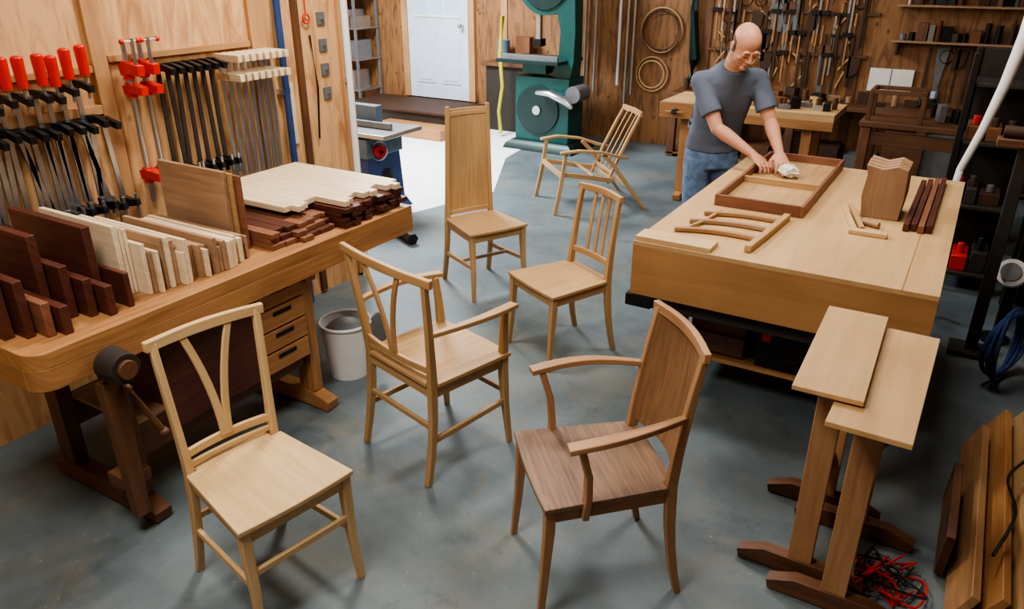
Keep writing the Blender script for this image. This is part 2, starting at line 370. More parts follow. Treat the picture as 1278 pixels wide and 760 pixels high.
# ------------------------------------------------------------------ left workbench
def left_bench():
    b=MB();W=M['bench'];D=M['bench_dk']
    x0,x1,y0,y1=-3.06,-2.37,1.02,2.95;z=.86
    pl=[(x0,y0),(x0,y1),(x1,y1)]
    arc=[]
    for i in range(9):
        a=math.radians(0-90*i/8);arc.append((x1-.07+.07*math.cos(a),y0+.07+.07*math.sin(a)))
    b.prism(pl+arc,W,Matrix.Translation((0,0,z-.055)),.055,ga=1)
    b.prism([(x1-.07,y0),(x1-.07,y1),(x1,y1)]+arc,W,Matrix.Translation((0,0,z-.135)),.0799,ga=1)
    b.bx(x0,x0+.05,y0,y1,z-.135,z-.055,W)
    b.bx(x0+.05,x1-.07,y0,y0+.08,z-.135,z-.055,W);b.bx(x0+.05,x1-.05,y1-.06,y1,z-.135,z-.055,W)
    for yy in(1.33,2.27):
        b.loft([(x0+.01,yy,.03),(x0+.10,yy,.05),(x1-.12,yy,.05),(x1-.01,yy,.03)],[(.07,.05),(.07,.08),(.07,.08),(.07,.05)],D if yy<2 else W)
        for xx in(x0+.12,x1-.14): b.bx(xx-.045,xx+.045,yy-.03,yy+.03,.09,z-.135,D if yy<2 else W)
        b.bx(x0+.05,x1-.06,yy-.03,yy+.03,z-.19,z-.125,W)
    for xx in(x0+.12,x1-.14): b.bx(xx-.018,xx+.018,1.36,2.24,.24,.38,M['bench_dk'])
    b.bx(x0+.14,x1-.12,1.36,2.24,.38,.395,M['grayboard'])
    vy=1.245
    b.loft([(x1-.005,vy,.10),(x1-.005,vy,.4),(x1-.005,vy,.68)],[(.055,.04),(.065,.045),(.080,.05)],D,up=(1,0,0))
    b.bx(x1-.14,x1-.03,vy-.02,1.33,.20,.25,D)
    b.cyl((x1-.02,vy,.755),(x1+.03,vy,.755),.034,M['black']);b.cyl((x1+.03,vy,.755),(x1+.12,vy,.755),.060,M['dark'],24,.054);b.cyl((x1+.12,vy,.755),(x1+.135,vy,.755),.034,D,20)
    b.tube([(x1+.04,vy+.03,.64),(x1+.09,vy+.10,.44)],.012,D);b.ball((x1+.09,vy+.10,.44),.018,D);b.ball((x1+.04,vy+.03,.64),.018,D)
    ya,yb=1.96,2.235;xa=x1-.09
    b.bx(x0+.16,xa,1.50,yb,.30,z-.136,D,ax=1)
    for k in range(4):
        za=.315+k*.103;b.bx(xa,xa+.018,ya,yb-.01,za,za+.093,W,ax=1);b.bx(xa+.0181,xa+.022,ya+.08,yb-.09,za+.058,za+.078,M['black'])
    b.bx(xa,xa+.012,1.5,ya-.005,.31,z-.14,M['mahog'],ax=1)
    b.obj('woodworking_bench',bevel=.004)
left_bench()
Z=.861
def boards():
    b=MB();y=1.05
    spec=[(.034,.27,-2.57,-3.02,'mahog'),(.03,.20,-2.52,-3.0,'mahog'),(.028,.12,-2.47,-3.0,'mahog2'),(.030,.10,-2.44,-2.9,'mahog'),(.030,.30,-2.62,-3.04,'mahog'),(.03,.19,-2.55,-3.0,'mahog'),(.03,.14,-2.50,-3.0,'mahog'),(.028,.11,-2.45,-3.0,'mahog'),(.030,.29,-2.58,-3.05,'mahog'),(.02,.13,-2.46,-3.0,'mahog')]
    for th,h,xa,xb,m in spec:
        b.box(((xa+xb)/2,y+th/2,Z+h/2),(abs(xb-xa),th,h),M[m],ax=0);y+=th+.012
    b.obj('mahogany_boards',bevel=.002)
    b=MB();y+=.02
    n=0
    while y<2.0:
        th=random.choice([.012,.016,.02]);h=(.22-.26*(y-1.52)) *random.uniform(.7,1.05);h=max(h,.07);xa=-2.47+random.uniform(-.03,.03)
        if n<3: h=.27-.01*n;xa=-2.56
        b.box(((xa-3.02)/2,y+th/2,Z+h/2),(abs(xa+3.02),th,h),M['cream' if (n<4 or random.random()<.5) else 'grayboard'],ax=0);y+=th+.004;n+=1
    b.obj('maple_slats',bevel=.0015)
    b=MB();b.bx(-3.04,-2.62,2.03,2.05,Z,Z+.34,M['grayboard'],ax=0);b.bx(-3.0,-2.60,2.054,2.066,Z,Z+.33,M['maple2'],ax=0);b.bx(-2.99,-2.57,2.07,2.082,Z,Z+.32,M['mahog2'],ax=0);b.obj('upright_boards',bevel=.002)
    b=MB()
    for lv in range(3):
        y=2.11
        while y<2.46:
            w=random.uniform(.05,.08);xa=-2.44-.02*lv+random.uniform(-.03,.02);w2=min(w,2.475-y);b.bx(-3.05,xa,y,y+w2-.003,Z+lv*.024,Z+lv*.024+.022,M[random.choice(['mahog2','mahog','mahog2'])],ax=0);y+=w
    b.obj('flat_mahogany_stack',bevel=.002)
    b=MB()
    for lv in range(4):
        y=2.49
        while y<2.90:
            w=random.uniform(.04,.07);xa=-2.40+random.uniform(-.03,.02);b.bx(-3.1,xa,y,y+w-.003,Z+lv*.024,Z+lv*.024+.022,M['mahog'],ax=0);y+=w
    y=2.30
    while y<2.90:
        w=random.uniform(.035,.05);xa=-2.44+.04*math.sin(y*38)+random.uniform(-.01,.01)-(.12 if y<2.5 else 0);b.bx(-3.16,xa,y,y+w-.003,Z+.098,Z+.125,M['cream'],ax=0);y+=w
    b.obj('planed_lumber_stack',bevel=.002)
boards()
b=MB();b.loft([(-2.57,2.60,0.0),(-2.57,2.60,.30)],[(.20,.20),(.26,.26)],M['white'],n=24,caps=False);b.loft([(-2.57,2.60,0.0),(-2.57,2.60,.01)],[(.20,.20)]*2,M['white'],n=24)
b.torus((-2.57,2.60,.30),.132,.008,M['white'],ax=(0,0,1));b.ball((-2.57,2.60,.23),(.115,.115,.08),M['gray'])
b.loft([(-2.46,2.68,.31),(-2.43,2.70,.24),(-2.44,2.69,.12)],[(.10,.02),(.12,.02),(.08,.02)],M['gray'],up=(1,0,0));b.obj('trash_bucket')
# ------------------------------------------------------------------ clamps on left wall
XW=-3.45
b=MB()
b.bx(XW,XW+.04,1.2,2.06,1.36,1.40,M['trim'],ax=1)
b.bx(XW,XW+.025,2.15,2.97,1.575,1.605,M['trim'],ax=1);b.bx(XW,XW+.03,1.2,2.06,1.54,1.57,M['trim'],ax=1)
b.obj('clamp_rack_rail',bevel=.002)
def fclamp(y,zt,L,kind,tilt=0):
    b=MB();x=XW+.06;bar=M['steel'] if kind!='black' else M['dark'];jaw=M['black'];
    dy=math.sin(tilt)*L
    b.loft([(x,y,zt),(x,y+dy,zt-L)],(.022,.009),bar,up=(1,0,0))
    b.loft([(x-.015,y,zt),(x+.05,y,zt+.005),(x+.12,y,zt-.01)],[(.02,.04),(.02,.03),(.024,.03)],jaw)
    if kind=='red':
        b.cyl((x+.09,y,zt+.0),(x+.09,y,zt+.09),.006,M['steel']);b.cyl((x+.09,y,zt+.045),(x+.09,y,zt+.16),.02,M['red'],12,.024);b.ball((x+.09,y,zt+.16),(.023,.023,.012),M['red'])
        b.cyl((x+.09,y,zt-.05),(x+.09,y,zt+.0),.006,M['steel'])
    else:
        b.loft([(x-.015,y+dy*.9,zt-L*.9),(x+.06,y+dy*.9,zt-L*.9),(x+.11,y+dy*.9,zt-L*.9+.01)],[(.024,.05),(.024,.035),(.022,.03)],jaw)
        b.cyl((x+.10,y+dy*.9,zt-L*.9-.05),(x+.10,y+dy*.9,zt-L*.9+.05),.008,M['steel'])
        b.cyl((x+.02,y,zt-.012),(x+.02,y,zt+.022),.022,jaw,12)
    b.obj('bar_clamp')
for i in range(8): fclamp(1.49+.066*i+random.uniform(-.01,.01),1.47+.004*i+random.uniform(-.02,.02),.50,'red')
for i in range(12): fclamp(1.44+.054*i,1.34+random.uniform(-.012,.012),.42,'gray',random.uniform(-.1,.22))
for i in range(7): fclamp(2.36+.05*i,1.53,.56,'black',random.uniform(-.05,.05))
def pipeclamp(y):
    b=MB();x=XW+.07;b.cyl((x,y,.92),(x,y,1.66),.012,M['steel'],10)
    for z,h in((1.54,.05),(1.45,.04),(1.05,.045)):
        b.loft([(x-.03,y,z),(x+.02,y,z+.01),(x+.10,y,z)],[(.045,h),(.05,h),(.035,h*.9)],M['red']);b.cyl((x,y,z-h*.8),(x,y,z+h*.8),.024,M['red'],12)
    b.cyl((x+.07,y,1.52),(x+.07,y,1.68),.009,M['steel'],8);b.cyl((x+.07,y-.05,1.67),(x+.07,y+.05,1.67),.006,M['steel'],8);b.ball((x+.07,y-.05,1.67),.012,M['red']);b.ball((x+.07,y+.05,1.67),.012,M['red'])
    b.obj('pipe_clamp')
pipeclamp(2.20);pipeclamp(2.28)
def woodclamp(y):
    b=MB();x=XW+.06;b.loft([(x,y,1.56),(x,y,.92)],(.024,.007),M['steel'],up=(1,0,0))
    for z in(1.545,1.45): b.bx(x-.03,x+.15,y-.014,y+.014,z-.018,z+.018,M['cream'],ax=0)
    b.cyl((x+.06,y-.018,1.45),(x+.06,y+.018,1.45),.014,M['maple2'],10)
    b.obj('wooden_cam_clamp',bevel=.002)
for i in range(8): woodclamp(2.73+.045*i)
b=MB()
b.tube([(XW+.02,3.40,1.95),(XW+.02,3.40,1.72)],.004,M['red'],6);b.torus((XW+.02,3.40,1.69),.025,.005,M['red'],ax=(1,0,0));
b.obj('hook_scale')
b=MB()
for z in(1.65,1.5,1.36,1.22): b.bx(XW,XW+.012,3.50,3.56,z,z+.07,M['gray']);b.cyl((XW+.012,3.53,z+.035),(XW+.03,3.53,z+.035),.006,M['steel'],8)
b.bx(XW,XW+.012,3.20,3.25,1.0,1.35,M['cream']);b.tube([(XW+.015,3.42,1.6),(XW+.02,3.44,1.3),(XW+.02,3.41,1.0)],.006,M['black'],6);b.obj('wall_hook_plates')
# ------------------------------------------------------------------ right work table
def rtable():
    b=MB();x0,x1,y0,y1=-1.17,.03,2.98,4.82;z=.88
    b.bx(x0,x1,y0,y1,z-.02,z,M['ply'],ax=1)
    b.bx(x0,x1,y0,y0+.02,z-.25,z-.02,M['plyface'],ax=0);b.bx(x0,x1,y1-.02,y1,z-.25,z-.02,M['plyface'],ax=0)
    b.bx(x0,x0+.02,y0+.02,y1-.02,z-.25,z-.02,M['plyface'],ax=1);b.bx(x1-.02,x1,y0+.02,y1-.02,z-.25,z-.02,M['plyface'],ax=1)
    b.bx(x1-.13,x1-.125,y0,y1,z,z+.002,M['plyface'],ax=1)
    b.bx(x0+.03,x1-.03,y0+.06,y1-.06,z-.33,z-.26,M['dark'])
    for xx in(x0+.12,x1-.12):
        for yy in(y0+.35,y1-.25): b.bx(xx-.045,xx+.045,yy-.045,yy+.045,.0,z-.33,M['bench_dk'])
        b.bx(xx-.03,xx+.03,y0+.35,y1-.25,.12,.2,M['bench_dk'])
    b.bx(x0+.12,x1-.12,y0+.36,y1-.3,.20,.22,M['plyface'],ax=1)
    b.bx(x0-.02,x0+.1,y0-.0,y0+.12,z-.31,z-.255,M['black'])
    b.obj('assembly_table',bevel=.003)
rtable()
b=MB();b.bx(-.99,-.72,3.38,3.7,.221,.50,M['brown']);b.bx(-.99,-.72,3.38,3.7,.50,.51,M['mahog2']);b.bx(-.99,-.72,3.36,3.38,.24,.34,M['bench_dk']);b.obj('storage_box',bevel=.004)
b=MB();b.bx(-.66,-.36,3.36,3.7,.221,.44,M['black']);b.cyl((-.5,3.36,.34),(-.5,3.33,.34),.06,M['dark']);b.loft([(-.6,3.5,.44),(-.55,3.5,.51),(-.45,3.5,.51),(-.4,3.5,.44)],(.03,.03),M['black'],up=(0,1,0));b.bx(-.64,-.60,3.355,3.36,.36,.40,M['red']);b.obj('shop_vacuum',bevel=.01)
b=MB();b.bx(-.30,-.12,3.4,3.9,.221,.25,M['gray']);b.bx(-.30,-.12,3.42,3.85,.25,.33,M['grayboard']);b.obj('stored_lumber',bevel=.003)
Zt=.881
b=MB();tx0,tx1,ty0,ty1=-1.03,-.60,3.68,4.78
for a in((tx0,tx0+.018,ty0,ty1),(tx1-.018,tx1,ty0,ty1),(tx0+.018,tx1-.018,ty0,ty0+.018),(tx0+.018,tx1-.018,ty1-.018,ty1)): b.bx(*a,Zt,Zt+.055,M['mahog2'])
b.bx(tx0+.018,tx1-.018,ty0+.018,ty1-.018,Zt,Zt+.012,M['maple2'],ax=1);b.bx(tx0+.018,tx1-.018,4.15,4.17,Zt+.012,Zt+.045,M['maple2'],ax=0)
b.obj('drawer_box',bevel=.002)
b=MB()
for k in range(3):
    y=3.17+.15*k;b.loft([(lerp(-1.06,-.70,i/8)+.02*k,y+.05*i/8+.03*math.sin(math.pi*i/8)+.02,Zt+.012) for i in range(9)],(.026,.018),M['grayboard' if k==1 else 'tanC'])
b.loft([(-1.02,3.22,Zt+.012),(-.98,3.36,Zt+.012),(-.96,3.56,Zt+.012)],(.016,.012),M['maple2'])
b.loft([(-.70,3.08,Zt+.016),(-.68,3.3,Zt+.016),(-.66,3.62,Zt+.016)],(.03,.03),M['maple2']);b.obj('chair_back_assembly',bevel=.003)
b=MB();b.bx(-1.165,-.83,2.99,3.10,Zt,Zt+.02,M['maple'],ax=0);b.obj('maple_board',bevel=.002)
b=MB()
for k in range(5):
    y=3.86+.042*k;o=.004*((k*7)%3)
    b.prism([(-.37,0),(-.385,.10),(-.375,.20),(-.385,.25+o),(-.31,.235+o),(-.25,.255+o),(-.205,.24),(-.20,.1),(-.21,0)],M['tanC' if k%2 else 'grayboard'],Matrix.Translation((0,y+.038,Zt))@Matrix.Rotation(math.pi/2,4,'X'),.038,ga=1)
b.obj('shaped_leg_blanks',bevel=.003)
b=MB()
b.loft([(-.46,3.95,Zt+.010),(-.36,3.60,Zt+.010)],(.022,.02),M['maple']);b.loft([(-.43,3.93,Zt+.03),(-.33,3.62,Zt+.012)],(.02,.02),M['maple2']);b.bx(-.38,-.22,3.56,3.60,Zt,Zt+.02,M['maple'],ax=0)
b.cyl((-.34,3.73,Zt+.015),(-.27,3.70,Zt+.015),.015,M['grayboard']);b.obj('wooden_bevel_gauge',bevel=.002)
b=MB()
for k in range(4): b.bx(-.175+.03*k,-.150+.03*k,3.72+.02*(k%2),4.60+.04*k,Zt+.001,Zt+.036,M['mahog' if k!=2 else 'mahog2'],ax=1)
b.obj('dark_strips',bevel=.002)
# ------------------------------------------------------------------ trestle stands + boards
def stand(dx,dy):
    b=MB();W=M['tanC'];yn,yf=2.31+dy,2.75+dy;x=-.20+dx
    for y in(yn,yf):
        b.loft([(x-.21,y,.02),(x-.12,y,.04),(x+.12,y,.04),(x+.21,y,.02)],[(.05,.035),(.05,.07),(.05,.07),(.05,.035)],M['bench_dk'])
        b.bx(x-.04,x+.04,y-.018,y+.018,.07,.78,W,ax=2);b.bx(x-.10,x+.10,y-.018,y+.018,.75,.80,W,ax=0)
    b.bx(x-.016,x+.016,yn,yf,.2,.27,M['bench_dk'],ax=1);b.bx(x-.016,x+.016,yn,yf,.68,.74,W,ax=1)
    b.obj('trestle_stand',bevel=.003)
stand(0,0);stand(.13,-.10)
b=MB();b.box((-.205,2.45,.838),(.20,.66,.016),M['ply'],R=rotz(.02));b.obj('plywood_board',bevel=.002)
b=MB();b.box((-.06,2.375,.812),(.225,.74,.018),M['ply'],R=rotz(-.02));b.obj('plywood_board',bevel=.002)
# ------------------------------------------------------------------ bottom right: leaning lumber, cables
b=MB()
for k,(x,y,L,h,t) in enumerate([(.235,2.55,.5,.17,.05),(.30,2.32,1.15,.15,.40),(.37,2.34,1.3,.17,.5),(.46,2.36,1.35,.20,.55),(.57,2.36,1.4,.22,.6)]):
    R=Matrix.Rotation(t,3,'Y')
    b.box((x,y+L/2,h/2*math.cos(t)+.012),(.03,L,h),M[['bench_dk','tanC','bench','maple2','bench'][k]],R=R,ax=1)
b.obj('leaning_planks',bevel=.003)
def cable(name,pts,r,mat):
    b=MB();P=[]
    for i in range(len(pts)-1):
        p0=Vector(pts[max(i-1,0)]);p1=Vector(pts[i]);p2=Vector(pts[i+1]);p3=Vector(pts[min(i+2,len(pts)-1)])
        for k in range(6):
            t=k/6;P.append(.5*((2*p1)+(-p0+p2)*t+(2*p0-5*p1+4*p2-p3)*t*t+(-p0+3*p1-3*p2+p3)*t**3))
    P.append(Vector(pts[-1]));b.tube(P,r,mat,6);b.obj(name)
for k in range(6):
    random.seed(k+3);cable('extension_cord',[(.10+random.uniform(-.13,.10),2.42+random.uniform(-.13,.14),.008+.010*k) for _ in range(9)],.0042,M[['red','gray','red','black','red','black'][k]])
cable('power_cable',[(.36,2.5,.20),(.42,2.75,.22),(.40,3.0,.21),(.48,3.2,.24),(.46,3.45,.23),(.56,3.6,.24),(.62,3.72,.1),(.7,3.9,.01)],.006,M['black'])
random.seed(11)
b=MB();b.box((.20,2.22,.03),(.26,.06,.05),M['white'],R=rotz(.2));
for k in range(4): b.box(Vector((.20,2.22,.056))+rotz(.2)@Vector((-.09+.05*k,0,0)),(.03,.03,.006),M['gray'],R=rotz(.2))
b.obj('power_strip',bevel=.004)
b=MB()
for k in range(8): b.torus((.385,4.28,.205),.16+.004*k,.009,M['blue'],ax=(1,.25*math.sin(k*1.3)-.5,0.06*math.cos(k)),n=32)
b.obj('air_hose_coil')
def rshelf(nm,x0,x1,y0,y1,seed,top):
    b=MB()
    for x in(x0,x1):
        for y in(y0,y1): b.bx(x-.02,x+.02,y-.02,y+.02,0,top,M['black'])
    zs=[z for z in(.1,.55,.95,1.3,1.65,2.05) if z<top]
    for z in zs: b.bx(x0,x1,y0,y1,z,z+.025,M['dark'])
    b.bx(x0,x1,y1,y1+.01,0,top,M['dark'])
    random.seed(seed)
    for z in zs[:-1]:
        x=x0+.03
        while x<x1-.1:
            w=random.uniform(.07,.15);m=M[random.choice(['dark','black','dkbrown','brown','gray','black','red','dark'])];h=random.uniform(.1,.24);yy=random.uniform(.02,.1)
            b.bx(x,x+w*.85,y0+yy,y0+.3,z+.025,z+.025+h*.6,m);b.cyl((x+w*.4,y0+.12,z+.025+h*.6),(x+w*.4,y0+.12,z+.025+h),.022,M[random.choice(['black','red','gray','dkbrown'])],10);x+=w
    b.obj(nm,bevel=.005)
rshelf('tool_shelf',.40,1.1,5.0,5.4,5,2.2)
rshelf('tool_cabinet',-.06,.32,5.50,5.85,8,1.5)
b=MB();b.bx(.22,.28,4.52,4.58,0,1.15,M['dark']);b.bx(.14,.36,4.46,4.64,0,.03,M['dark']);b.bx(.12,.38,4.5,4.60,1.15,1.19,M['bench_dk']);b.cyl((.14,4.55,1.22),(.36,4.55,1.22),.03,M['dkbrown']);b.obj('roller_stand',bevel=.004)
b=MB();b.tube([(.17,5.02,3.1),(.16,4.98,2.5),(.15,4.95,2.0),(.135,4.93,1.65),(.10,4.92,1.40),(.05,4.92,1.15),(-.01,4.93,.92),(-.03,4.95,.6),(-.02,4.97,.1),(.05,4.98,.03)],[.034,.034,.034,.034,.028,.022,.02,.02,.02,.02],M['white'],12);b.obj('dust_hose')
b=MB();b.cyl((.36,4.76,.42),(.35,4.70,.45),.075,M['white'],20);b.cyl((.35,4.70,.45),(.345,4.68,.46),.05,M['gray'],20);b.cyl((.36,4.80,0),(.36,4.80,.42),.015,M['black']);b.cyl((.36,4.80,0),(.36,4.80,.02),.08,M['black']);b.obj('white_fan')  # white fan on a black stand, emits nothing
# ------------------------------------------------------------------ far workbench
def farbench():
    b=MB();W=M['bench'];x0,x1,y0,y1=-2.38,-.95,6.52,7.12;z=.88
    b.bx(x0,x1,y0,y1,z-.06,z,M['ply'],ax=0);b.bx(x0,x1,y0,y0+.04,z-.13,z-.06,W,ax=0);b.bx(x0+.0,x0+.30,y0-.06,y0-.005,z-.13,z,W,ax=0)
    for x in(x0+.2,x1-.2):
        b.loft([(x,y0+.0,.03),(x,y0+.1,.05),(x,y1-.1,.05),(x,y1,.03)],[(.07,.05),(.07,.08),(.07,.08),(.07,.05)],W)
        for y in(y0+.1,y1-.1): b.bx(x-.04,x+.04,y-.04,y+.04,.08,z-.13,W)
        b.bx(x-.03,x+.03,y0+.06,y1-.06,z-.2,z-.13,W)
    b.bx(x0+.2,x1-.2,y0+.1,y0+.13,.3,.42,W);b.cyl((x0+.15,y0-.12,z-.07),(x0+.15,y0-.06,z-.07),.025,M['dark']);b.tube([(x0+.07,y0-.11,z-.07),(x0+.23,y0-.11,z-.07)],.008,W)
    b.obj('cabinetmaker_bench',bevel=.004)
    b=MB();W=M['bench_dk'];x0,x1=-.75,.2
    b.bx(x0,x1,6.4,7.0,.84,.88,M['bench_dk'],ax=0)
    for x in(x0+.05,x1-.05):
        for y in(6.45,6.95): b.bx(x-.035,x+.035,y-.035,y+.035,0,.84,W)
    b.bx(x0+.05,x1-.05,6.45,6.47,.2,.28,W);b.bx(x0+.05,x1-.05,6.45,6.47,.7,.8,W);b.bx(x0+.05,x1-.05,6.45,6.95,.28,.3,W)
    b.obj('side_bench',bevel=.004)
    b=MB()
    for xx in(-.72,-.36): b.bx(xx,xx+.03,6.46,6.49,.881,1.08,W);b.bx(xx,xx+.03,6.72,6.75,.881,1.08,W);b.bx(xx,xx+.03,6.46,6.75,1.08,1.11,W)
    b.bx(-.69,-.36,6.46,6.49,1.08,1.11,W);b.bx(-.69,-.36,6.72,6.75,1.08,1.11,W);b.obj('cabinet_frame',bevel=.003)
    b=MB();random.seed(9)
    for k in range(22):
        x=-1.95+.045*k;y=random.uniform(6.62,7.0);h=random.uniform(.03,.09);m=M[random.choice(['black','bench_dk','steel','maple2','dkbrown','gray'])]
        if k%3==0: b.cyl((x,y,.881),(x,y,.881+h*1.3),.022,m,10)
        elif k%3==1: b.loft([(x-.05,y,.90),(x,y,.90),(x+.05,y,.90)],[(.03,.035),(.045,.04),(.03,.03)],m);b.ball((x+.03,y,.935),.015,M['bench_dk'])
        else: b.box((x,y,.881+h/2),(.05,.12,h),m,R=rotz(random.random()*3))
    b.obj('bench_hand_tools',bevel=.002)
    b=MB()
    for k in range(9):
        x=-.28+.055*k;h=random.uniform(.04,.14);m=M[random.choice(['black','brown','gray','dkbrown','steel','bench_dk','dark'])];y=6.65+random.uniform(0,.2)
        if k%2: b.box((x,y,.882+h/2),(.05,.1,h),m,R=rotz(random.random()))
        else: b.cyl((x,y,.882),(x,y,.882+h),.025,m,10)
    b.obj('bench_clutter',bevel=.003)
farbench()
b=MB();b.bx(-2.9,2.2,8.1,8.6,.66,.70,M['bench_dk'],ax=0);random.seed(31)
for x in(-2.85,-1.6,-.4,.8,2.1): b.bx(x-.04,x+.04,8.15,8.23,0,.66,M['bench_dk'])
for k in range(14):
    x=-2.75+.34*k;b.bx(x,x+.28,8.2,8.55,.05,.2+.35*random.random(),M[random.choice(['brown','gray','dark','bench_dk','dkbrown'])])
for k in range(34):
    x=-2.8+.14*k;h=random.uniform(.03,.12);m=M[random.choice(['brown','gray','dark','bench_dk','dkbrown','steel','grayboard','black'])]
    if k%3: b.box((x,8.3+random.uniform(0,.2),.70+h/2),(random.uniform(.05,.12),.12,h),m,R=rotz(random.random()*2))
    else: b.cyl((x,8.4,.70),(x,8.4,.70+h*1.3),.03,m,10)
b.bx(-2.9,2.2,8.15,8.6,.03,.05,M['bench_dk'],ax=0);b.obj('wall_counter',bevel=.003)
# ------------------------------------------------------------------ back wall fittings
b=MB()
b.torus((-3.22,YB-.03,1.28),.24,.010,M['maple2'],ax=(0,1,0));b.torus((-3.22,YB-.045,1.28),.20,.008,M['bench_dk'],ax=(0,1,0));b.torus((-3.22,YB-.05,1.26),.225,.006,M['dkbrown'],ax=(0,1,0));b.obj('wooden_hoop')
b=MB();b.torus((-3.30,YB-.03,.80),.19,.010,M['maple2'],ax=(0,1,0));b.torus((-3.30,YB-.045,.80),.15,.008,M['maple'],ax=(0,1,0));b.obj('wooden_hoop')
b=MB()
for k,x in enumerate((-4.15,-4.02,-3.72,-3.62,-3.54)): b.cyl((x,YB-.05,.45+.1*(k%3)),(x,YB-.05,2.6),.016,M['steel' if k!=2 else 'white'],10)
b.bx(-4.2,-3.5,YB-.07,YB,1.9,1.95,M['trim']);b.obj('hanging_pipes')
b=MB();b.tube([(-2.82,YB-.06,2.4),(-2.85,YB-.07,1.5),(-2.80,YB-.07,1.0),(-2.83,YB-.07,.75)],[.03,.04,.06,.055],M['teald'],10);b.obj('teal_hose')  # dark teal hose hanging on the back wall
def tool(b,x,z,kind):
    y=YB-.035
    if kind==0: b.loft([(x,y,z),(x,y,z-.12)],[(.024,.024),(.03,.03)],M['bench'],n=10);b.loft([(x,y,z-.12),(x,y,z-.28)],(.014,.005),M['steel'],up=(1,0,0))
    elif kind==1:
        b.prism([(0,0),(.03,-.38),(.07,-.38),(.11,0)],M['gray'],Matrix.Translation((x,y,z))@Matrix.Rotation(math.pi/2,4,'X'),.003);b.prism([(-.01,0),(.12,0),(.11,.08),(.07,.10),(0,.07)],M['bench_dk'],Matrix.Translation((x,y,z))@Matrix.Rotation(math.pi/2,4,'X'),.02)
    elif kind==2: b.bx(x,x+.02,y-.01,y,z-.4,z,M['steel']);b.bx(x-.02,x+.14,y-.014,y+.0,z-.03,z,M['black'])
    elif kind==3: b.bx(x-.008,x+.008,y-.02,y,z-.30,z,M['bench']);b.bx(x-.05,x+.05,y-.035,y,z-.02,z+.02,M['black'])
    elif kind==4: b.loft([(x,y,z),(x+.04,y,z-.15),(x-.02,y,z-.32)],[(.02,.015)]*3,M['maple2'])
    elif kind==5: b.torus((x,y,z-.08),.06,.006,M['black'],n=18,m=6)
    elif kind==6: b.bx(x-.012,x+.012,y-.02,y,z-.5,z,M['dkbrown'])
    elif kind==7: b.loft([(x,y,z),(x+.10,y,z-.08),(x+.12,y,z-.22),(x+.03,y,z-.34)],[(.02,.018)]*4,M['maple2'])
    elif kind==8: b.prism([(0,0),(.0,-.22),(.10,-.16),(.12,-.02)],M['dkbrown'],Matrix.Translation((x,y,z))@Matrix.Rotation(math.pi/2,4,'X'),.02)
b=MB();random.seed(21)
b.bx(-2.7,-1.0,YB-.03,YB,1.50,1.53,M['bench_dk']);b.bx(-2.7,-1.05,YB-.03,YB,1.10,1.13,M['bench_dk'])
for row,(z,xa,xb) in enumerate(((1.90,-2.6,-1.1),(1.70,-2.6,-1.1),(1.52,-2.6,-1.15),(1.32,-2.6,-1.15),(1.12,-2.6,-1.15))):
    x=xa
    while x<xb:
        tool(b,x,z,random.choice([0,0,1,2,3,4,5,6,6,7,8,3]))
        x+=random.uniform(.05,.10)
b.obj('hanging_hand_tools')
def wshelf():
    b=MB()
    for z in(1.28,1.60): b.bx(-.85,.8,YB-.16,YB,z,z+.018,M['grayboard'],ax=0)
    for x in(-.80,.0,.74): b.bx(x,x+.02,YB-.14,YB-.002,1.16,1.28,M['dkbrown'])
    for z in(1.298,1.618):
        x=-.8
        while x<.7:
            w=random.uniform(.04,.12);h=random.uniform(.07,.26);k=random.random()
            m=M[random.choice(['black','dark','dkbrown','brown','gray','bench_dk','black','steel'])]
            if k<.55: b.box((x+w/2,YB-.09,z+h/2),(w*.9,.09,h),m,R=rotz(random.uniform(-.2,.2)))
            elif k<.95: b.cyl((x+w/2,YB-.09,z),(x+w/2,YB-.09,z+h*.8),.028,m,10)
            x+=w
    x=-.5
    while x<.7:
        tool(b,x,1.24,random.choice([6,3,8,0,5,1,7]));x+=random.uniform(.05,.10)
    b.obj('wall_shelves_with_supplies')
wshelf()
b=MB();b.bx(-1.00,-.60,YB-.028,YB-.022,.80,1.02,M['paper']);b.bx(-.805,-.795,YB-.0291,YB-.0281,.80,1.02,M['gray']);b.obj('wall_calendar')
b=MB();b.bx(-.5,-.36,YB-.06,YB-.02,.74,.86,M['gray']);b.bx(-.48,-.38,YB-.063,YB-.0601,.76,.84,M['glass']);b.obj('framed_picture')
